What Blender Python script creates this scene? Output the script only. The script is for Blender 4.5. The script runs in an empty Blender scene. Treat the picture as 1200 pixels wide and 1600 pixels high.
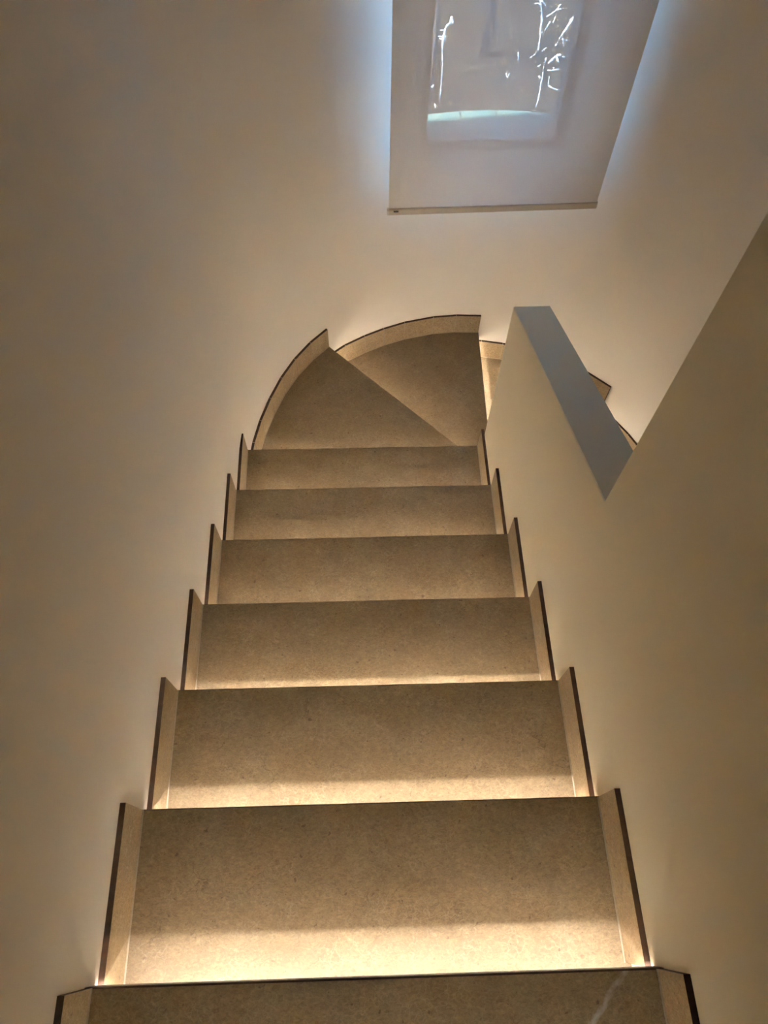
import bpy, math, random
from mathutils import Vector, Matrix

random.seed(7)
scene = bpy.context.scene
col = scene.collection

# ------------------------------------------------------------------ camera
CAM_ROT = Matrix(((0.9993102, 0.0274722, -0.0249885),
                  (-0.0360214, 0.8807195, -0.4722665),
                  (0.0090337, 0.4728408, 0.8811015)))
CAM_LOC = Vector((0.45274, 0.09668, 1.38427))
cam_data = bpy.data.cameras.new('camera')
cam_data.sensor_fit = 'VERTICAL'
cam_data.sensor_height = 36.0
cam_data.lens = 1155.0 / 1600.0 * 36.0
cam_data.clip_start = 0.02
cam = bpy.data.objects.new('camera', cam_data)
cam.matrix_world = Matrix.Translation(CAM_LOC) @ CAM_ROT.to_4x4()
col.objects.link(cam)
scene.camera = cam

# ------------------------------------------------------------------ sky, sun, exposure
SKY_STRENGTH = 54.0
SUN_STRENGTH = 420.0
LED_STRENGTH = 560.0
world = bpy.data.worlds.new('sky')
scene.world = world
world.use_nodes = True
wn = world.node_tree
wn.nodes.clear()
wo = wn.nodes.new('ShaderNodeOutputWorld')
wb = wn.nodes.new('ShaderNodeBackground')
wb.inputs['Color'].default_value = (0.32, 0.57, 1.0, 1)
wb.inputs['Strength'].default_value = SKY_STRENGTH
wn.links.new(wb.outputs[0], wo.inputs[0])

sun_data = bpy.data.lights.new('sun', 'SUN')
sun_data.energy = SUN_STRENGTH
sun_data.angle = math.radians(0.6)
sun_data.color = (1.0, 0.97, 0.92)
sun = bpy.data.objects.new('sun', sun_data)
sun.rotation_euler = Vector((-0.55, 0.24, 0.80)).to_track_quat('Z', 'Y').to_euler()
col.objects.link(sun)

vs = scene.view_settings
vs.view_transform = 'Standard'
vs.look = 'None'
vs.gamma = 1.0
vs.use_curve_mapping = False
vs.exposure = 0.0
scene.cycles.use_denoising = True
scene.cycles.max_bounces = 14
scene.cycles.diffuse_bounces = 9
scene.cycles.glossy_bounces = 4
scene.cycles.transmission_bounces = 8
scene.cycles.transparent_max_bounces = 16
scene.cycles.sample_clamp_indirect = 80.0
scene.cycles.caustics_reflective = False
scene.cycles.caustics_refractive = False

# ------------------------------------------------------------------ measures (metres)
G, R, H = 0.28165, 0.17454, 0.1115      # going, rise, skirting height
SK = 0.0105                              # skirting thickness
OVER = 0.06                              # how far a tread runs back under the one above
XW = 0.9                                 # clear width between the skirtings
SPX0, SPX1, SPY = 0.9105, 1.0215, 1.662  # middle wall
CX, CY = 0.97, 1.62
# ------------------------------------------------------------------ materials
def new_mat(name):
    m = bpy.data.materials.new(name)
    m.use_nodes = True
    nt = m.node_tree
    return m, nt, nt.nodes['Principled BSDF']

def ramp(nt, stops, fac):
    r = nt.nodes.new('ShaderNodeValToRGB')
    e = r.color_ramp.elements
    while len(e) < len(stops):
        e.new(0.5)
    for k, (p, c) in enumerate(stops):
        e[k].position = p
        e[k].color = (*c, 1) if len(c) == 3 else c
    nt.links.new(fac, r.inputs[0])
    return r.outputs[0]

def noise(nt, vec, scale, detail=4, rough=0.55, dist=0.0):
    n = nt.nodes.new('ShaderNodeTexNoise')
    n.inputs['Scale'].default_value = scale
    n.inputs['Detail'].default_value = detail
    n.inputs['Roughness'].default_value = rough
    n.inputs['Distortion'].default_value = dist
    nt.links.new(vec, n.inputs['Vector'])
    return n

def math_node(nt, op, a, b=None, c=None):
    n = nt.nodes.new('ShaderNodeMath')
    n.operation = op
    for i, v in enumerate((a, b, c)):
        if v is None:
            continue
        if isinstance(v, (int, float)):
            n.inputs[i].default_value = v
        else:
            nt.links.new(v, n.inputs[i])
    return n.outputs[0]

def mix(nt, fac, a, b, mode='MIX'):
    n = nt.nodes.new('ShaderNodeMix')
    n.data_type = 'RGBA'
    n.blend_type = mode
    for s, v in ((n.inputs[0], fac), (n.inputs[6], a), (n.inputs[7], b)):
        if isinstance(v, (int, float)):
            s.default_value = v
        elif isinstance(v, tuple):
            s.default_value = (*v, 1)
        else:
            nt.links.new(v, s)
    return n.outputs[2]

def stone_mat(name, vein=False, tint=(1, 1, 1)):
    m, nt, b = new_mat(name)
    tc = nt.nodes.new('ShaderNodeTexCoord')
    oi = nt.nodes.new('ShaderNodeObjectInfo')
    off = nt.nodes.new('ShaderNodeVectorMath')
    off.operation = 'MULTIPLY_ADD'
    cmb = nt.nodes.new('ShaderNodeCombineXYZ')
    for k in range(3):
        nt.links.new(oi.outputs['Random'], cmb.inputs[k])
    nt.links.new(cmb.outputs[0], off.inputs[0])
    off.inputs[1].default_value = (31.0, 17.0, 9.0)
    nt.links.new(tc.outputs['Object'], off.inputs[2])
    v = off.outputs[0]
    st = nt.nodes.new('ShaderNodeMapping')
    st.inputs['Scale'].default_value = (1.0, 1.6, 1.0)
    nt.links.new(v, st.inputs[0])
    big = noise(nt, v, 5.0, 6, 0.6, 0.4)
    c = ramp(nt, [(0.30, (0.160, 0.114, 0.062)), (0.52, (0.184, 0.135, 0.078)), (0.75, (0.208, 0.158, 0.098))], big.outputs[0])
    cloud = noise(nt, v, 24.0, 6, 0.65, 0.8)
    c = mix(nt, 0.55, c, ramp(nt, [(0.32, (0.86, 0.85, 0.83)), (0.65, (1.10, 1.09, 1.07))], cloud.outputs[0]), 'MULTIPLY')
    fine = noise(nt, st.outputs[0], 130.0, 5, 0.75, 1.2)
    c = mix(nt, 0.75, c, ramp(nt, [(0.30, (0.52, 0.48, 0.42)), (0.50, (0.96, 0.96, 0.95)), (0.70, (1.52, 1.50, 1.45))], fine.outputs[0]), 'MULTIPLY')
    # short pale shell flecks
    vo = nt.nodes.new('ShaderNodeTexVoronoi')
    vo.feature = 'DISTANCE_TO_EDGE'
    vo.inputs['Scale'].default_value = 55.0
    dv = nt.nodes.new('ShaderNodeVectorMath')
    dv.operation = 'MULTIPLY_ADD'
    nt.links.new(noise(nt, v, 30.0, 3).outputs['Color'], dv.inputs[0])
    dv.inputs[1].default_value = (0.05, 0.05, 0.05)
    nt.links.new(v, dv.inputs[2])
    nt.links.new(dv.outputs[0], vo.inputs['Vector'])
    line = ramp(nt, [(0.0, (1, 1, 1)), (0.055, (0, 0, 0))], vo.outputs['Distance'])
    msk = ramp(nt, [(0.46, (0, 0, 0)), (0.60, (1, 1, 1))], noise(nt, v, 17.0, 3).outputs[0])
    c = mix(nt, math_node(nt, 'MULTIPLY', math_node(nt, 'MULTIPLY', line, msk), 0.42), c, (0.31, 0.25, 0.17))
    # dark pits and hairlines
    msk2 = ramp(nt, [(0.57, (0, 0, 0)), (0.64, (1, 1, 1))], noise(nt, v, 11.0, 2).outputs[0])
    vo2 = nt.nodes.new('ShaderNodeTexVoronoi')
    vo2.feature = 'DISTANCE_TO_EDGE'
    vo2.inputs['Scale'].default_value = 15.0
    nt.links.new(dv.outputs[0], vo2.inputs['Vector'])
    hair = ramp(nt, [(0.0, (1, 1, 1)), (0.014, (0, 0, 0))], vo2.outputs['Distance'])
    c = mix(nt, math_node(nt, 'MULTIPLY', math_node(nt, 'MULTIPLY', hair, msk2), 0.7), c, (0.08, 0.055, 0.03))
    pit = noise(nt, v, 75.0, 2, 0.5, 0.0)
    c = mix(nt, ramp(nt, [(0.70, (0, 0, 0)), (0.735, (0.75, 0.75, 0.75))], pit.outputs[0]), c, (0.08, 0.05, 0.03))
    if vein:
        sp = nt.nodes.new('ShaderNodeSeparateXYZ')
        nt.links.new(tc.outputs['Object'], sp.inputs[0])
        wob = math_node(nt, 'MULTIPLY', math_node(nt, 'SUBTRACT', noise(nt, tc.outputs['Object'], 22.0, 4, 0.7).outputs[0], 0.5), 0.030)
        # vein running across the tread at about 45 degrees
        d = math_node(nt, 'SUBTRACT', math_node(nt, 'SUBTRACT', sp.outputs[0], 0.853), math_node(nt, 'MULTIPLY', sp.outputs[1], 0.97))
        d = math_node(nt, 'ABSOLUTE', math_node(nt, 'ADD', d, wob))
        vm = ramp(nt, [(0.002, (1, 1, 1)), (0.008, (0, 0, 0))], d)
        fade = ramp(nt, [(0.35, (0.15, 0.15, 0.15)), (0.6, (0.8, 0.8, 0.8))], noise(nt, tc.outputs['Object'], 30.0, 3).outputs[0])
        c = mix(nt, math_node(nt, 'MULTIPLY', vm, fade), c, (0.40, 0.40, 0.37))
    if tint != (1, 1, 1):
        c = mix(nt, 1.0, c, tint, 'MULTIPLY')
    nt.links.new(c, b.inputs['Base Color'])
    b.inputs['Roughness'].default_value = 0.55
    b.inputs['Specular IOR Level'].default_value = 0.35
    bp = nt.nodes.new('ShaderNodeBump')
    bp.inputs['Strength'].default_value = 0.10
    bp.inputs['Distance'].default_value = 0.002
    nt.links.new(fine.outputs[0], bp.inputs['Height'])
    nt.links.new(bp.outputs[0], b.inputs['Normal'])
    return m

def plain_mat(name, color, rough=0.6, metallic=0.0, spec=0.3, var=0.0, scale=40.0, bump=0.0):
    m, nt, b = new_mat(name)
    tc = nt.nodes.new('ShaderNodeTexCoord')
    n = noise(nt, tc.outputs['Object'], scale, 4, 0.6)
    lo = tuple(x * (1 - var) for x in color)
    hi = tuple(min(1, x * (1 + var)) for x in color)
    nt.links.new(ramp(nt, [(0.3, lo), (0.7, hi)], n.outputs[0]), b.inputs['Base Color'])
    b.inputs['Roughness'].default_value = rough
    b.inputs['Metallic'].default_value = metallic
    b.inputs['Specular IOR Level'].default_value = spec
    if bump:
        bp = nt.nodes.new('ShaderNodeBump')
        bp.inputs['Strength'].default_value = bump
        bp.inputs['Distance'].default_value = 0.002
        nt.links.new(n.outputs[0], bp.inputs['Height'])
        nt.links.new(bp.outputs[0], b.inputs['Normal'])
    return m

STONE = stone_mat('beige_limestone')
SKIRT_STONE_LIT = stone_mat('beige_limestone_lit', tint=(1.75, 1.77, 1.85))  # tread stone, tint brightened for the light that upright faces catch
STONE_VEIN = stone_mat('beige_limestone_with_grey_vein', vein=True)
EDGE = plain_mat('brown_tile_edge', (0.060, 0.030, 0.018), 0.6, var=0.25, scale=120)
GROUT = plain_mat('pale_grout', (0.36, 0.31, 0.24), 0.8, var=0.1, scale=150)
PAINT = plain_mat('cream_wall_paint', (0.82, 0.782, 0.715), 0.75, spec=0.2, var=0.012, scale=3.0)
PAINT_WARM = plain_mat('warm_cream_wall_paint', (0.82, 0.75, 0.585), 0.75, spec=0.2, var=0.012, scale=3.0)
CEIL = plain_mat('white_ceiling_paint', (0.78, 0.74, 0.68), 0.8, spec=0.2, var=0.01, scale=3.0)
ALU = plain_mat('brushed_aluminium', (0.62, 0.60, 0.57), 0.38, metallic=0.9, var=0.05, scale=200)
WHITE_ALU = plain_mat('white_lacquered_aluminium', (0.80, 0.78, 0.74), 0.45, var=0.02)
RISER = plain_mat('cream_riser_paint', (0.80, 0.74, 0.65), 0.7, var=0.02)
FRAME = plain_mat('grey_window_frame', (0.085, 0.085, 0.09), 0.6, var=0.02)
HEM = plain_mat('shade_hem_fabric', (0.62, 0.56, 0.48), 0.8, var=0.03, scale=300)
TAG = plain_mat('dark_print', (0.02, 0.02, 0.02), 0.6)
CAPM = plain_mat('white_plastic', (0.75, 0.72, 0.68), 0.4, var=0.02)
CONCRETE = plain_mat('grey_concrete', (0.02, 0.021, 0.021), 0.85, spec=0.0, var=0.12, scale=14, bump=0.2)
SILL = plain_mat('pale_green_sill_tile', (0.036, 0.074, 0.070), 0.7, var=0.14, scale=25)
JOINT = plain_mat('pale_sill_joint', (0.30, 0.31, 0.31), 0.8, var=0.05)
BANK = plain_mat('dark_leaf_litter', (0.010, 0.0095, 0.009), 0.95, spec=0.0, var=0.5, scale=6, bump=0.5)
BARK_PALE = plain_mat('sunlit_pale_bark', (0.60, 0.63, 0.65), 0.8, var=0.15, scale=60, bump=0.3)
BARK_SHADED = plain_mat('dark_shaded_bark', (0.010, 0.009, 0.009), 0.9, spec=0.0, var=0.3, scale=40, bump=0.3)  # shade between the sunlit lengths is put into this dark colour
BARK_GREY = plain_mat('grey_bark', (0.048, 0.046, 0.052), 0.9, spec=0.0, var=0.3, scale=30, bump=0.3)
REVEAL_DIM = plain_mat('grey_reveal_dimmer', (0.10, 0.10, 0.105), 0.7, spec=0.1, var=0.05)
RENDER_OUT = plain_mat('outside_render', (0.60, 0.60, 0.58), 0.85, var=0.05, scale=20)

def led_mat():
    m, nt, b = new_mat('led_diffuser')
    b.inputs['Base Color'].default_value = (0.9, 0.88, 0.8, 1)
    b.inputs['Emission Color'].default_value = (1.0, 0.935, 0.87, 1)
    b.inputs['Emission Strength'].default_value = LED_STRENGTH
    return m
LED = led_mat()

def fabric_mat():
    m, nt, b = new_mat('sheer_shade_fabric')
    nt.nodes.remove(b)
    out = nt.nodes['Material Output']
    tc = nt.nodes.new('ShaderNodeTexCoord')
    wv = noise(nt, tc.outputs['Object'], 500.0, 2)
    cc = ramp(nt, [(0.3, (0.82, 0.80, 0.79)), (0.7, (0.87, 0.85, 0.84))], wv.outputs[0])
    df = nt.nodes.new('ShaderNodeBsdfDiffuse')
    tl = nt.nodes.new('ShaderNodeBsdfTranslucent')
    tr = nt.nodes.new('ShaderNodeBsdfTransparent')
    nt.links.new(cc, df.inputs[0])
    nt.links.new(cc, tl.inputs[0])
    m1 = nt.nodes.new('ShaderNodeMixShader')
    m1.inputs[0].default_value = 0.040
    nt.links.new(df.outputs[0], m1.inputs[1])
    nt.links.new(tl.outputs[0], m1.inputs[2])
    m2 = nt.nodes.new('ShaderNodeMixShader')
    m2.inputs[0].default_value = 0.070
    nt.links.new(m1.outputs[0], m2.inputs[1])
    nt.links.new(tr.outputs[0], m2.inputs[2])
    nt.links.new(m2.outputs[0], out.inputs[0])
    return m
FABRIC = fabric_mat()

def glass_mat():
    m, nt, b = new_mat('window_glass')
    nt.nodes.remove(b)
    out = nt.nodes['Material Output']
    tr = nt.nodes.new('ShaderNodeBsdfTransparent')
    tr.inputs[0].default_value = (0.93, 0.97, 0.96, 1)
    gl = nt.nodes.new('ShaderNodeBsdfGlossy')
    gl.inputs['Roughness'].default_value = 0.02
    fr = nt.nodes.new('ShaderNodeFresnel')
    fr.inputs[0].default_value = 1.45
    mx = nt.nodes.new('ShaderNodeMixShader')
    nt.links.new(fr.outputs[0], mx.inputs[0])
    nt.links.new(tr.outputs[0], mx.inputs[1])
    nt.links.new(gl.outputs[0], mx.inputs[2])
    nt.links.new(mx.outputs[0], out.inputs[0])
    return m
GLASS = glass_mat()

# ------------------------------------------------------------------ mesh helpers
class MB:
    def __init__(self):
        self.v, self.f, self.mi = [], [], []
    def add(self, verts, faces, mi=0):
        o = len(self.v)
        self.v += [tuple(x) for x in verts]
        for k, f in enumerate(faces):
            self.f.append(tuple(i + o for i in f))
            self.mi.append(mi[k] if isinstance(mi, (list, tuple)) else mi)
    def box(self, x0, x1, y0, y1, z0, z1, mi=0):
        v = [(x, y, z) for z in (z0, z1) for y in (y0, y1) for x in (x0, x1)]
        self.add(v, [(0, 2, 3, 1), (4, 5, 7, 6), (0, 1, 5, 4), (1, 3, 7, 5), (3, 2, 6, 7), (2, 0, 4, 6)], mi)
    def prism(self, poly, z0, z1, mi=0):
        n = len(poly)
        v = [(x, y, z0) for x, y in poly] + [(x, y, z1) for x, y in poly]
        f = [tuple(range(n - 1, -1, -1)), tuple(range(n, 2 * n))]
        f += [(i, (i + 1) % n, (i + 1) % n + n, i + n) for i in range(n)]
        self.add(v, f, mi)
    def loft(self, rings, mi=0, closed=True, caps=True):
        n = len(rings[0])
        v = [p for r in rings for p in r]
        f = []
        for a in range(len(rings) - 1):
            for i in range(n if closed else n - 1):
                j = (i + 1) % n
                f.append((a * n + i, a * n + j, (a + 1) * n + j, (a + 1) * n + i))
        if caps and closed:
            f.append(tuple(range(n - 1, -1, -1)))
            f.append(tuple((len(rings) - 1) * n + i for i in range(n)))
        self.add(v, f, mi)
    def tube(self, pts, radii, sides=6, mi=0):
        pts = [Vector(p) for p in pts]
        rings = []
        for k, p in enumerate(pts):
            a, b = pts[max(0, k - 1)], pts[min(len(pts) - 1, k + 1)]
            d = (b - a).normalized()
            u = d.cross(Vector((0.3, 1, 0.2))).normalized()
            w = d.cross(u)
            r = radii[k] if isinstance(radii, (list, tuple)) else radii
            rings.append([p + r * (math.cos(t) * u + math.sin(t) * w) for t in (2 * math.pi * s / sides for s in range(sides))])
        self.loft(rings, mi)
    def build(self, name, mats, parent=None, smooth=False, **props):
        me = bpy.data.meshes.new(name)
        me.from_pydata(self.v, [], self.f)
        mats = mats if isinstance(mats, (list, tuple)) else [mats]
        for m in mats:
            me.materials.append(m)
        me.polygons.foreach_set('material_index', self.mi)
        if smooth:
            me.polygons.foreach_set('use_smooth', [True] * len(self.f))
        me.update()
        fix_normals(me)
        o = bpy.data.objects.new(name, me)
        col.objects.link(o)
        if parent:
            o.parent = parent
        for k, val in props.items():
            o[k] = val
        return o

def fix_normals(me):
    import bmesh
    bm = bmesh.new()
    bm.from_mesh(me)
    bmesh.ops.recalc_face_normals(bm, faces=bm.faces)
    bm.to_mesh(me)
    bm.free()

def empty(name, loc=(0, 0, 0), **props):
    o = bpy.data.objects.new(name, None)
    o.empty_display_size = 0.1
    o.location = loc
    col.objects.link(o)
    for k, v in props.items():
        o[k] = v
    return o

# ------------------------------------------------------------------ plan of the outer wall line (skirting face)
# a half round end, a little fuller on one shoulder: radius by angle about (CX, CY)
RTAB = [(-5, .910), (0, .910), (15, .912), (29, .921), (44, .936), (60, .941), (78, .948), (86, .955), (93, .961),
        (108, .970), (118, .976), (131, .988), (145, .981), (158, .968), (170, .966), (180, .970), (185, .975)]
def rad(a):
    for k in range(1, len(RTAB) - 2):
        if RTAB[k][0] <= a <= RTAB[k + 1][0]:
            (x0, p0), (x1, p1), (x2, p2), (x3, p3) = RTAB[k - 1:k + 3]
            t = (a - x1) / (x2 - x1)
            m1 = (p2 - p0) / (x2 - x0) * (x2 - x1)
            m2 = (p3 - p1) / (x3 - x1) * (x2 - x1)
            return ((2*t**3 - 3*t**2 + 1) * p1 + (t**3 - 2*t**2 + t) * m1 + (-2*t**3 + 3*t**2) * p2 + (t**3 - t**2) * m2)
    return RTAB[1][1]
def curve(a, off=0.0):
    r = rad(a) + off
    return Vector((CX + r * math.cos(math.radians(a)), CY + r * math.sin(math.radians(a))))
XR = curve(0).x          # skirting face of the far flight
def outer_hit(p, d):
    # where a line from p along d meets the skirting line (on the curve or the straight parts)
    best = None
    prev = None
    for k in range(0, 1801):
        a = k * 0.1
        c = curve(a)
        s = (c - p).cross(d) if False else (c.x - p.x) * d.y - (c.y - p.y) * d.x
        if prev is not None and s * prev[0] <= 0 and (c - p).dot(d) > 0:
            return c, a
        prev = (s, a)
    return None, None

# nosing lines: (inner point, outer point) seen from above
SKEW = -0.0076
def straight(i):
    return Vector((XW + SK, i * G + SKEW * 0.45)), Vector((-SK, i * G - SKEW * 0.45))
LINES = {i: straight(i) for i in range(-2, 7)}
ANG = {}
for i, (p, q) in {7: ((0.956, 1.688), (0.307, 2.357)), 8: ((1.014, 1.665), (1.0325, 2.573)), 9: ((1.020, 1.672), (1.655, 2.270))}.items():
    p, q = Vector(p), Vector(q)
    d = (q - p).normalized()
    hit, a = outer_hit(p, d)
    ANG[i] = a
    LINES[i] = (p, hit + d * SK)
for i in range(10, 15):
    y = 1.640 - (i - 10) * G
    LINES[i] = (Vector((SPX1, y)), Vector((XR + SK, y)))
ANG[6] = 180 - math.degrees(math.asin((6 * G - CY) / rad(176)))
ANG[10] = math.degrees(math.asin((LINES[10][0].y - CY) / rad(1)))
def fwd(i):
    p, q = LINES[i]
    d = (q - p).normalized()
    return Vector((d.y, -d.x))      # down-stairs normal of a nosing
LAST = 13
RIGHT=[
    ([(1.729,5.490,-1.358),(1.738,5.482,-1.400),(1.758,5.488,-1.458),(1.773,5.496,-1.525),(1.770,5.470,-1.582),(1.772,5.440,-1.616),(1.776,5.461,-1.671),(1.775,5.446,-1.696)],0.011),
    ([(1.748,5.516,-1.401),(1.769,5.514,-1.417),(1.794,5.534,-1.454)],0.009),
    ([(1.717,5.553,-1.442),(1.729,5.532,-1.425),(1.752,5.540,-1.441)],0.007),
    ([(1.837,5.640,-1.573),(1.877,5.654,-1.554),(1.909,5.664,-1.535),(1.918,5.638,-1.490)],0.010),
    ([(1.897,5.617,-1.512),(1.918,5.606,-1.504)],0.007),
    ([(1.796,5.459,-1.569),(1.811,5.458,-1.533),(1.827,5.471,-1.512)],0.009),
    ([(1.895,5.654,-1.622),(1.912,5.679,-1.592)],0.006),
    ([(1.786,5.543,-1.561),(1.791,5.540,-1.538)],0.007),
    ([(1.827,5.677,-1.715),(1.830,5.653,-1.683)],0.008),
    ([(1.999,5.446,-1.394),(2.001,5.474,-1.443),(1.985,5.470,-1.489),(1.967,5.477,-1.535),(1.941,5.465,-1.574),(1.925,5.466,-1.606)],0.017),
    ([(1.972,5.514,-1.529),(1.992,5.519,-1.515)],0.009),
    ([(1.943,5.594,-1.702),(1.967,5.605,-1.684)],0.010),
    ([(1.986,5.674,-1.722),(2.008,5.704,-1.765),(2.048,5.714,-1.776)],0.009),
    ([(1.945,5.491,-1.642),(1.963,5.519,-1.687),(1.984,5.543,-1.731)],0.008),
    ([(2.083,5.579,-1.509),(2.093,5.562,-1.479)],0.011),
    ([(2.054,5.634,-1.555),(2.075,5.621,-1.542),(2.092,5.595,-1.537)],0.007),
    ([(2.073,5.664,-1.830),(2.094,5.640,-1.784),(2.120,5.658,-1.764),(2.125,5.652,-1.723)],0.015),
    ([(2.055,5.454,-1.648),(2.079,5.470,-1.691)],0.009),
    ([(2.076,5.612,-1.663),(2.098,5.619,-1.667),(2.104,5.592,-1.685)],0.007),
    ([(1.929,5.592,-1.747),(1.948,5.615,-1.738)],0.009),
    ([(1.846,5.666,-1.939),(1.891,5.696,-1.939),(1.904,5.684,-1.889)],0.012),
    ([(1.871,5.454,-1.789),(1.892,5.426,-1.742),(1.909,5.408,-1.709),(1.932,5.403,-1.703)],0.022),
    ([(1.949,5.556,-1.811),(1.966,5.528,-1.834)],0.014),
    ([(2.012,5.627,-1.849),(2.056,5.655,-1.867),(2.106,5.678,-1.876)],0.010),
    ([(1.998,5.518,-1.759),(2.010,5.519,-1.786)],0.007),
    ([(2.023,5.590,-1.888),(2.050,5.594,-1.883)],0.008),
    ([(1.914,5.605,-1.936),(1.947,5.606,-1.936),(1.995,5.602,-1.921)],0.014),
    ([(1.949,5.587,-1.900),(1.955,5.575,-1.921)],0.007),
    ([(1.899,5.666,-1.878),(1.897,5.669,-1.956),(1.894,5.640,-2.011),(1.891,5.634,-2.041),(1.895,5.639,-2.120),(1.887,5.610,-2.188),(1.878,5.617,-2.231)],0.010),
    ([(1.841,5.555,-1.947),(1.872,5.563,-1.977)],0.011),
    ([(1.921,5.553,-1.947),(1.923,5.544,-2.002),(1.921,5.556,-2.060)],0.005),
    ([(1.944,5.578,-2.039),(1.965,5.552,-2.039),(2.021,5.563,-2.065),(2.080,5.590,-2.088),(2.112,5.576,-2.064)],0.013),
    ([(2.101,5.545,-2.085),(2.080,5.534,-2.124),(2.041,5.526,-2.178)],0.014),
    ([(2.067,5.497,-2.092),(2.088,5.503,-2.108)],0.009),
    ([(1.722,5.495,-1.757),(1.741,5.511,-1.786),(1.761,5.483,-1.747),(1.774,5.487,-1.731)],0.006),
    ([(1.829,5.595,-1.817),(1.841,5.578,-1.769),(1.869,5.597,-1.761)],0.005),
    ([(1.637,5.469,-1.719),(1.654,5.465,-1.800)],0.007),
    ([(1.596,5.574,-1.935),(1.607,5.563,-1.961),(1.616,5.553,-1.923)],0.008),
    ([(1.921,5.626,-1.836),(1.939,5.648,-1.852)],0.007),
]
LEFT=[
    ([(1.130,5.411,-1.445),(1.127,5.420,-1.488),(1.106,5.443,-1.517),(1.095,5.440,-1.551),(1.086,5.424,-1.584),(1.081,5.401,-1.607),(1.082,5.403,-1.667)],0.017),
    ([(1.132,5.444,-1.480),(1.152,5.465,-1.502),(1.146,5.446,-1.509)],0.013),
    ([(1.067,5.465,-1.561),(1.101,5.474,-1.564)],0.007),
    ([(1.062,5.564,-1.656),(1.128,5.542,-1.649)],0.008),
    ([(1.064,5.468,-1.617),(1.092,5.454,-1.612),(1.118,5.445,-1.618)],0.009),
    ([(1.090,5.475,-1.709),(1.101,5.470,-1.789),(1.102,5.495,-1.889),(1.101,5.474,-1.997),(1.096,5.445,-2.070)],0.007),
    ([(1.001,5.629,-1.511),(1.024,5.658,-1.561),(1.034,5.654,-1.602),(1.043,5.681,-1.668),(1.026,5.707,-1.719)],0.005),
    ([(1.028,5.448,-1.955),(1.045,5.468,-1.952)],0.010),
    ([(1.107,5.540,-2.022),(1.112,5.528,-2.039)],0.009),
    ([(0.983,5.446,-2.019),(0.983,5.420,-2.032),(1.001,5.425,-2.086)],0.009),
    ([(1.067,5.467,-2.099),(1.066,5.440,-2.107)],0.009),
]

# ================================================================== the setting
Z_LOW, Z_CEIL = -(LAST + 1) * R, 2.62
Y_BACK = -1.75
WALL_T = 0.22
def inner_path():
    pts = [Vector((-SK, Y_BACK))]
    y = Y_BACK
    pts += [Vector((-SK, yy)) for yy in (-0.8, 0.0, 0.7, 1.3)]
    a = 180.0
    while a >= -0.01:
        pts.append(curve(a, SK))
        a -= 2.5
    pts += [Vector((XR + SK, yy)) for yy in (1.2, 0.5, -0.5, Y_BACK)]
    return pts

def build_outer_wall():
    path = inner_path()
    n = len(path)
    outp = []
    for k in range(n):
        d = (path[min(n - 1, k + 1)] - path[max(0, k - 1)]).normalized()
        outp.append(path[k] + Vector((-d.y, d.x)) * WALL_T)
    mb = MB()
    zs = (Z_LOW - 0.1, Z_CEIL + 0.1)
    rings = [[(path[k].x, path[k].y, zs[0]), (path[k].x, path[k].y, zs[1]), (outp[k].x, outp[k].y, zs[1]), (outp[k].x, outp[k].y, zs[0])] for k in range(n)]
    mb.loft(rings)
    o = mb.build('wall_left', PAINT, smooth=True, kind='structure', label='cream painted wall that curves round the foot of the stairs')
    # window opening cut through it
    cb = MB()
    cb.box(WX0, WX1, 2.2, 3.2, WZ0, WZ1)
    cb.box(WX0 - 0.0, WX1 + 0.0, 2.64, 3.2, WZ0 - 0.026, WZ0 + 0.1)
    cutter = cb.build('cutter', PAINT)
    md = o.modifiers.new('opening', 'BOOLEAN')
    md.operation = 'DIFFERENCE'
    md.solver = 'EXACT'
    md.use_self = True
    md.object = cutter
    dg = bpy.context.evaluated_depsgraph_get()
    me = bpy.data.meshes.new_from_object(o.evaluated_get(dg))
    o.modifiers.clear()
    o.data = me
    bpy.data.objects.remove(cutter)
    return o

WX0, WX1, WZ0, WZ1 = 0.690, 1.222, -0.418, 1.25
wall_left = build_outer_wall()
for p in wall_left.data.polygons:      # crisp arrises at the opening and ends, smooth round the curve
    p.use_smooth = True
me = wall_left.data
try:
    me.set_sharp_from_angle(angle=math.radians(35))
except Exception:
    pass

# middle wall: full height beside the camera, then a sloped parapet that ends at the winders
mb = MB()
prof = [(Y_BACK, Z_LOW - 0.1), (SPY, Z_LOW - 0.1), (SPY, -0.264), (0.768, 0.152), (0.768, Z_CEIL + 0.05), (Y_BACK, Z_CEIL + 0.05)]
def ring(x, ins):
    # inset the profile a little at the faces so the arrises are eased
    c = []
    for k, (y, z) in enumerate(prof):
        dy = -ins if k in (1, 2, 3, 4) else 0
        dz = -ins if k in (2, 3) else 0
        c.append((x, y + dy, z + dz))
    return c
mb.loft([ring(SPX0, 0.002), ring(SPX0 + 0.002, 0), ring(SPX1 - 0.002, 0), ring(SPX1, 0.002)])
wall_right = mb.build('wall_right', PAINT_WARM, kind='structure', label='cream painted wall on the right that drops to a sloped low wall')

mb = MB()
mb.box(-SK - WALL_T, XR + SK + WALL_T, Y_BACK - 0.15, Y_BACK, Z_LOW - 0.1, Z_CEIL + 0.1)
mb.build('wall_back', PAINT, kind='structure', label='cream painted wall at the head of the stairs')
mb = MB()
mb.box(-SK - 0.2, XR + SK + 0.2, Y_BACK - 0.1, 2.62, Z_CEIL, Z_CEIL + 0.12)
mb.build('ceiling', CEIL, kind='structure', label='white painted ceiling over the stairwell')
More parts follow.
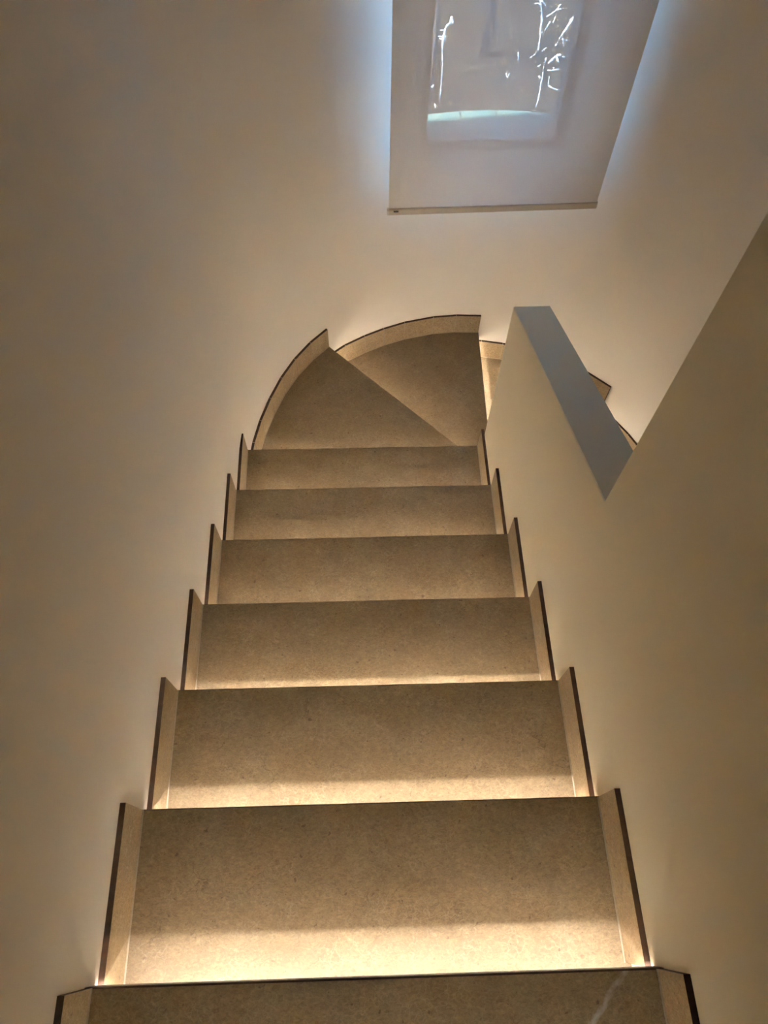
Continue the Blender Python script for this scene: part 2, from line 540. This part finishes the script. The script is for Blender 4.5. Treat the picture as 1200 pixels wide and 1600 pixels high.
# roof and eaves outside, over the window
mb = MB()
ez = lambda x: 2.790 + 0.098 * (x + 2.18 - 0.716) + 0.951
mb.prism([Vector((-3.2, Y_BACK - 0.4)), Vector((3.2, Y_BACK - 0.4)), Vector((3.2, ez(3.2))), Vector((-3.2, ez(-3.2)))], Z_CEIL + 0.12, Z_CEIL + 0.35)
mb.build('roof', RENDER_OUT, kind='structure', label='flat roof slab with deep eaves over the window')
# landing at the head of the stairs
mb = MB()
mb.box(-SK, SPX0, Y_BACK, -2 * G - 0.0, 2 * R - 0.16, 2 * R)
mb.build('floor', STONE, kind='structure', label='beige stone landing at the head of the stairs')
mb = MB()
mb.box(-SK - 0.1, XR + SK + 0.1, Y_BACK - 0.1, 2.7, Z_LOW - 0.12, Z_LOW)
mb.build('floor_lower', STONE, kind='structure', label='beige stone floor at the foot of the stairs')

# ---- window
def ang_of(x, y):
    return math.degrees(math.atan2(y - CY, x - CX))
mb = MB()
FY0, FY1, FT = 2.592, 2.650, 0.020
mb.box(WX0, WX0 + FT, FY0, FY1, WZ0, WZ1)
mb.box(WX1 - FT, WX1, FY0, FY1, WZ0, WZ1)
mb.box(WX0 + FT, WX1 - FT, FY0, FY1, WZ0, WZ0 + FT)
mb.box(WX0 + FT, WX1 - FT, FY0, FY1, WZ1 - FT, WZ1)
window_1 = mb.build('window_1', FRAME, kind='structure', label='slim framed window behind the roller shade')
mb = MB()
mb.box(WX0 + FT, WX1 - FT, 2.618, 2.624, WZ0 + FT, WZ1 - FT)
mb.build('pane', GLASS, window_1)
mb = MB()
gs = 0.006
mb.box(WX0 + FT, WX0 + FT + gs, 2.605, 2.617, WZ0 + FT, WZ1 - FT)
mb.box(WX1 - FT - gs, WX1 - FT, 2.605, 2.617, WZ0 + FT, WZ1 - FT)
mb.box(WX0 + FT + gs, WX1 - FT - gs, 2.605, 2.617, WZ0 + FT, WZ0 + FT + gs)
mb.build('gasket', TAG, window_1)
mb = MB()
mb.prism([curve(c, SK) for c in [ang_of(WX1, 2.535) + (ang_of(WX0, 2.545) - ang_of(WX1, 2.535)) * k / 12 for k in range(13)]] + [Vector((WX0, FY0)), Vector((WX1, FY0))], WZ0, WZ0 + 0.002)
mb.build('inner_sill', CAPM, window_1)
for xa, xb, za, zb in ((WX0, WX0 + 0.004, WZ0 - 0.0115, WZ1), (WX1 - 0.004, WX1, WZ0 - 0.0115, WZ1), (WX0 + 0.004, WX1 - 0.004, WZ1 - 0.004, WZ1)):
    mb = MB()
    mb.box(xa, xb, FY1 + 0.001, 2.785, za, zb)
    mb.build('reveal_dimmer', REVEAL_DIM, window_1)  # thin grey sheets added over the outer reveal to dim it
# tiled outer sill, its joints radial to the curve of the wall
mb = MB()
mb.prism([Vector((WX0, FY1 - 0.012)), Vector((WX1, FY1 - 0.012)), Vector((WX1, 2.795)), Vector((WX0, 2.795))], WZ0 - 0.0258, WZ0 - 0.0145)
mb.build('sill_mortar', JOINT, window_1)
SR0, SR1 = 1.035, 1.232
JX = [0.7225, 0.8660, 1.0100, 1.1515, 1.2950]
SANG = [90 - math.degrees(math.asin((x - CX) / SR1)) for x in JX]
SANG = [SANG[0] + (SANG[0] - SANG[1])] + SANG
def sill_pt(a, r):
    t = math.radians(a)
    # the tiles' own joints aim a little behind the wall's centre
    return Vector((CX + SR1 * math.cos(t) - (SR1 - r) * math.cos(t) * 0.75, CY + SR1 * math.sin(t) - (SR1 - r)))
def clip_x(p, q, x):
    t = (x - p.x) / (q.x - p.x)
    return p.lerp(q, t)
for a0, a1 in zip(SANG[:-1], SANG[1:]):
    g = 0.16
    A, B = sill_pt(a0 - g, SR1), sill_pt(a1 + g, SR1)
    C_, D = sill_pt(a1 + g, SR0), sill_pt(a0 - g, SR0)
    M = sill_pt((a0 + a1) / 2, SR1)
    poly = [A, M, B, C_, D]
    for lim, sgn in ((WX0 + 0.001, 1), (WX1 - 0.001, -1)):
        out = []
        for k in range(len(poly)):
            p, q = poly[k], poly[(k + 1) % len(poly)]
            pin, qin = (p.x - lim) * sgn >= 0, (q.x - lim) * sgn >= 0
            if pin:
                out.append(p)
            if pin != qin:
                out.append(clip_x(p, q, lim))
        poly = out
    if len(poly) < 3:
        continue
    mb = MB()
    mb.prism(poly, WZ0 - 0.0144, WZ0 - 0.0115)
    mb.build('sill_tile', SILL, window_1)

# ================================================================== the staircase
stair = empty('staircase', (0.45, 0.0, 0.0), label='beige stone staircase winding down with light strips glowing under its nosings', category='staircase')
bpy.context.view_layer.update()
def child(mb, name, mats, parent, **k):
    o = mb.build(name, mats, parent, **k)
    if parent.type == 'EMPTY':
        o.matrix_parent_inverse = Matrix.Translation(-parent.location)
    return o

def curve_pts(a0, a1, off, step=3.0):
    n = max(2, int(abs(a1 - a0) / step))
    return [curve(a0 + (a1 - a0) * k / n, off) for k in range(n + 1)]

def tread_poly(i):
    """plan outline; the first two points are the nosing (inner, outer)"""
    p1, q1 = LINES[i]
    p0, q0 = LINES[i - 1]
    f0 = fwd(i - 1)
    b0, c0 = p0 - f0 * OVER, q0 - f0 * OVER
    if i <= 6 or i >= 11:
        return [p1, q1, c0, b0]
    mid = [c for c in curve_pts(ANG[i], ANG[i - 1], SK)][1:-1]
    if i == 10:
        return [p1, q1] + mid + [q0, c0, b0]
    if i == 7:
        return [p1, q1] + mid + [q0, c0, b0, Vector((SPX0, SPY))]
    return [p1, q1] + mid + [q0, c0, b0]

def add_tread(i):
    poly = tread_poly(i)
    z = -i * R
    f = fwd(i)
    n = len(poly)
    cham = 0.0022
    bot = [(p.x, p.y, z - 0.020) for p in poly]
    midr = [(p.x, p.y, z - cham) for p in poly]
    top = [(p - (f * cham if k < 2 else Vector((0, 0)))) for k, p in enumerate(poly)]
    top = [(p.x, p.y, z) for p in top]
    mb = MB()
    v = bot + midr + top
    faces, mi = [tuple(range(n))[::-1], tuple(range(2 * n, 3 * n))], [0, 0]
    for a in (0, 1):
        for k in range(n):
            j = (k + 1) % n
            faces.append((a * n + k, a * n + j, (a + 1) * n + j, (a + 1) * n + k))
            mi.append(1)
    mb.add(v, faces, mi)
    tread = child(mb, 'tread', [STONE_VEIN if i == 0 else STONE, EDGE], stair)
    return tread

def along(i, n0, n1, z0, z1, ext=0.0):
    p, q = LINES[i]
    f = fwd(i)
    d = (q - p).normalized()
    p, q = p - d * ext, q + d * ext
    return [p + f * n0, q + f * n0, q + f * n1, p + f * n1], z0, z1

for i in range(-1, LAST + 1):
    z = -i * R
    tread = add_tread(i)
    mb = MB()
    mb.prism(*along(i, -0.055, -0.040, z - R, z - 0.0202))
    child(mb, 'riser', RISER, stair)
    mb = MB()
    mb.prism(*along(i, -0.0025, 0.0, z - 0.046, z - 0.0202))
    mb.prism(*along(i, -0.034, -0.0026, z - 0.0222, z - 0.0203))
    prof_o = child(mb, 'led_profile', WHITE_ALU, stair)
    mb = MB()
    # flat tape on a steep seat, facing down and back at the riser
    p, q = LINES[i]
    f = fwd(i)
    d = (q - p).normalized() * 0.004
    sec = [(-0.0150, -0.0236), (-0.0124, -0.0251), (-0.0119, -0.0242), (-0.0145, -0.0227)]
    rings = [[(e.x + f.x * a, e.y + f.y * a, z + b) for a, b in sec] for e in (p + d, q - d)]
    mb.loft(rings)
    mb.mi[0] = 1
    mb.build('led_strip', [WHITE_ALU, LED], prof_o)
# top riser under the landing edge
mb = MB()
mb.prism(*along(-2, -0.055, -0.040, R, 2 * R - 0.16))
child(mb, 'riser', RISER, stair)

# ================================================================== skirting
grout_l, grout_r = MB(), MB()
tiles_l, tiles_r = [], []
def straight_tile(store, x_face, side, y0, y1, z):
    # side +1: tile thickness grows toward +x
    mb = MB()
    x1 = x_face + side * SK
    xa, xb = min(x_face, x1), max(x_face, x1)
    v = [(x, y, zz) for zz in (z, z + H) for y in (y0, y1) for x in (xa, xb)]
    faces = [(0, 2, 3, 1), (4, 5, 7, 6), (0, 1, 5, 4), (1, 3, 7, 5), (3, 2, 6, 7), (2, 0, 4, 6)]
    mi = [1, 1, 1, 0, 1, 0]
    mb.add(v, faces, mi)
    store.append(mb)

def bead(gm, x_face, side, y0, y1, z):
    s = -side
    x1 = x_face + s * 0.0025
    gm.prism([Vector((min(x_face, x1), y0)), Vector((max(x_face, x1), y0)), Vector((max(x_face, x1), y1)), Vector((min(x_face, x1), y1))], z, z + 0.0015)

for i in range(-1, 7):
    y0l, y1l = LINES[i - 1][1].y - 0.035, LINES[i][1].y - 0.001
    y0r, y1r = LINES[i - 1][0].y - (0.035 if i != 1 else 0.002), LINES[i][0].y - 0.001
    straight_tile(tiles_l, 0.0, -1, y0l, y1l, -i * R)
    straight_tile(tiles_r, XW, 1, y0r, y1r, -i * R)
    bead(grout_l, 0.0, -1, y0l, y1l, -i * R)
    bead(grout_r, XW, 1, y0r, y1r, -i * R)
for i in (11, 12, 13):
    straight_tile(tiles_l, XR, 1, LINES[i][0].y + 0.001, LINES[i - 1][0].y + 0.035, -i * R)

def curved_run(i, cuts):
    """tiles standing on winder i between the angles in cuts (from high to low)"""
    z = -i * R
    gap = 0.08
    for a0, a1 in zip(cuts[:-1], cuts[1:]):
        aa, ab = a0 - (gap if a0 != cuts[0] else 0), a1 + (gap if a1 != cuts[-1] else 0)
        mb = MB()
        f0, f1 = curve(aa), curve(ab)
        n0, n1 = curve(aa, SK), curve(ab, SK)
        # each tile is flat: a chord of the curve
        v = [(p.x, p.y, zz) for zz in (z, z + H) for p in (f0, f1, n1, n0)]
        faces = [(3, 2, 1, 0), (4, 5, 6, 7), (0, 1, 5, 4), (1, 2, 6, 5), (2, 3, 7, 6), (3, 0, 4, 7)]
        mb.add(v, faces, [1, 1, 0, 1, 1, 1])
        tiles_l.append(mb)
        if a0 != cuts[0]:
            j0, j1 = curve(a0 + gap, 0.0006), curve(a0 - gap, 0.0006)
            m0, m1 = curve(a0 + gap, SK), curve(a0 - gap, SK)
            grout_l.prism([j0, j1, m1, m0], z, z + H - 0.0004)
        b0, b1 = curve(aa, -0.0022), curve(ab, -0.0022)
        grout_l.prism([f0, f1, b1, b0], z, z + 0.0015)

J7 = [ang_of(*p) for p in ((.017, 1.767), (.041, 1.874), (.074, 1.985), (.116, 2.09), (.171, 2.188), (.233, 2.281))]
J8 = [ang_of(*p) for p in ((.390, 2.400), (.472, 2.466), (.565, 2.505), (.665, 2.541), (.804, 2.568), (.914, 2.579))]
curved_run(7, [ANG[6] + 2.0] + J7 + [ANG[7] + 0.06])
curved_run(8, [ANG[7] + 2.2] + J8 + [ANG[8] + 0.06])
curved_run(9, [ANG[8] + 2.2, 84.9, 78.5, 72.0, 65.5, 59.0, 52.5, ANG[9] + 0.06])
curved_run(10, [ANG[9] + 2.2, 38.5, 32.0, 25.5, 19.0, 12.5, 6.0, ANG[10] + 0.06])
bl = grout_l.build('baseboard_left', GROUT, kind='structure', label='stone skirting along the left and curved wall of the stairs')
br_ = grout_r.build('baseboard_right', GROUT, kind='structure', label='stone skirting along the right wall of the stairs')
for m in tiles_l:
    m.build('skirting_tile', [SKIRT_STONE_LIT, EDGE], bl)
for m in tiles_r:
    m.build('skirting_tile', [SKIRT_STONE_LIT, EDGE], br_)

# ================================================================== the roller shade
shade = empty('roller_shade', (0.97, 2.43, -0.55), label='sheer greyish white roller shade pulled down over the window', category='roller shade')
SHX0, SHX1, SHZ0, SHZ1 = 0.570, 1.3515, -0.502, 1.42
def sy(x):
    return 2.385 + (x - 0.570) * 0.0217
bpy.context.view_layer.update()
mb = MB()
nx, nz = 12, 30
vv, ff = [], []
for b in range(nz + 1):
    for a in range(nx + 1):
        x = SHX0 + (SHX1 - SHX0) * a / nx
        zz = SHZ0 + (SHZ1 - SHZ0) * b / nz
        vv.append((x, sy(x) + 0.0012 * math.sin(3.1 * zz + 5 * x), zz))
for b in range(nz):
    for a in range(nx):
        k = b * (nx + 1) + a
        ff.append((k, k + 1, k + nx + 2, k + nx + 1))
mb.add(vv, ff)
child(mb, 'shade_fabric', FABRIC, shade, smooth=True)
mb = MB()
prof2 = [(-0.006, 0.0), (-0.008, -0.004), (-0.008, -0.022), (-0.004, -0.027), (0.004, -0.027), (0.008, -0.022), (0.008, -0.004), (0.006, 0.0)]
bx0, bx1 = SHX0 - 0.001, SHX1 + 0.001
mb.loft([[(x, sy(x) + a, SHZ0 + c) for a, c in prof2] for x in (bx0, (bx0 + bx1) / 2, bx1)])
hem = child(mb, 'hem_bar', HEM, shade)
for x0, x1 in ((bx0 - 0.006, bx0), (bx1, bx1 + 0.003)):
    mb = MB()
    mb.loft([[(x, sy(x) + a * 0.95, SHZ0 + c) for a, c in prof2] for x in (x0, x1)])
    mb.build('end_cap', CAPM, hem)
mb = MB()
mb.box(SHX0 + 0.018, SHX0 + 0.036, sy(SHX0) - 0.0095, sy(SHX0) - 0.0078, SHZ0 - 0.010, SHZ0 - 0.004)
mb.build('tag', TAG, hem, label='tiny dark tag')
mb = MB()
mb.tube([(SHX0, sy(SHX0) + 0.022, SHZ1), (SHX1, sy(SHX1) + 0.022, SHZ1)], 0.024, 16)
child(mb, 'roller_tube', CAPM, shade, smooth=True)
for x in (SHX0 - 0.012, SHX1 + 0.002):
    mb = MB()
    mb.box(x, x + 0.010, sy(x) - 0.012, sy(x) + 0.115, SHZ1 - 0.04, SHZ1 + 0.04)
    child(mb, 'bracket', CAPM, shade)

# ================================================================== outside the window
# dark wooded bank; its steep far rise is added to block low sky
mb = MB()
nx, ny = 40, 40
vv, ff = [], []
for b in range(ny + 1):
    for a in range(nx + 1):
        xx = -9 + 22 * a / nx
        yy = 5.45 + 15 * (b / ny)
        zz = -3.4 + 0.06 * (yy - 5.45) + 0.95 * max(0, yy - 10) + 0.14 * math.sin(1.9 * xx + yy) + random.uniform(-.05, .05)
        vv.append((xx, yy, zz))
for b in range(ny):
    for a in range(nx):
        k = b * (nx + 1) + a
        ff.append((k, k + 1, k + nx + 2, k + nx + 1))
mb.add(vv, ff)
mb.build('ground_bank', BANK, smooth=True, kind='structure', label='dark wooded bank beyond the yard, its far rise added to block low sky')
mb = MB()
mb.box(-9, 13, 1.0, 5.5, -3.75, -3.4)
mb.build('ground_yard', CONCRETE, kind='structure', label='dark grey yard at the foot of the house')

def shrub(root, parts, label):
    e = empty('bare_shrub', root, label=label, category='shrub', group='bare shrubs outside the window')
    bpy.context.view_layer.update()
    rt = Vector(root)
    crown = Vector((sum(p[0][-1][0] for p in parts) / len(parts), sum(p[0][-1][1] for p in parts) / len(parts) + 0.12, -2.05))
    mb = MB()
    mb.tube([rt, rt.lerp(crown, 0.5) + Vector((0.03, 0.04, 0)), crown], [0.035, 0.026, 0.016], 8)
    child(mb, 'stem', BARK_SHADED, e, smooth=True)
    for pts, r in parts:
        end = Vector(max(pts, key=lambda p: -p[2]))
        pv = [Vector(p) for p in pts]
        if pv[0].z < pv[-1].z:
            pv.reverse()
        # thin twig, shade put into its dark bark, then the pale sunlit length
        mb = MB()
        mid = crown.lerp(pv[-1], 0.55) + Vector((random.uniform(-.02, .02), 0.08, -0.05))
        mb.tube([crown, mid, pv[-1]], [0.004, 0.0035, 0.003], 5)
        tw = child(mb, 'twig', BARK_SHADED, e, smooth=True)
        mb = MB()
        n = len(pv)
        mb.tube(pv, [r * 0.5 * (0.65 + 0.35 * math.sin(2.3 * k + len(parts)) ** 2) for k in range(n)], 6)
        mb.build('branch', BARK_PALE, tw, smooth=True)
    return e

shrub((1.95, 5.75, -3.45), RIGHT, 'pale bare shrub with many tangled branches at the right of the window')
shrub((1.07, 5.70, -3.45), LEFT, 'sparse bare shrub with one upright branch at the left of the window')
for (x, y, r, lean, lab) in ((1.85, 8.2, 0.055, 0.25, 'thin grey tree trunk in shade between the two shrubs'),
                             (1.12, 6.7, 0.028, 0.12, 'slender grey tree trunk behind the sparse left shrub'),
                             (2.75, 9.2, 0.06, 0.3, 'shaded grey tree trunk behind the tangled right shrub')):
    e = empty('tree', (x, y, -3.35), label=lab, category='tree', group='trees beyond the yard')
    bpy.context.view_layer.update()
    pts = [Vector((x + lean * t + 0.03 * math.sin(5 * t), y + 0.05 * math.sin(4 * t), -3.45 + 4.2 * t)) for t in (0, .2, .4, .6, .8, 1)]
    mb = MB()
    mb.tube(pts, [r * (1 - 0.09 * k) for k in range(6)], 10)
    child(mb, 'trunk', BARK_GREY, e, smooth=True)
    for k in range(4):
        b0 = pts[2 + k % 4]
        dr = Vector((random.uniform(-.35, .35), random.uniform(-.3, .4), 0.7))
        mb = MB()
        mb.tube([b0, b0 + dr * 0.5, b0 + dr * 0.9 + Vector((0, 0, 0.3))], [r * .45, r * .3, r * .12], 6)
        child(mb, 'limb', BARK_GREY, e, smooth=True)
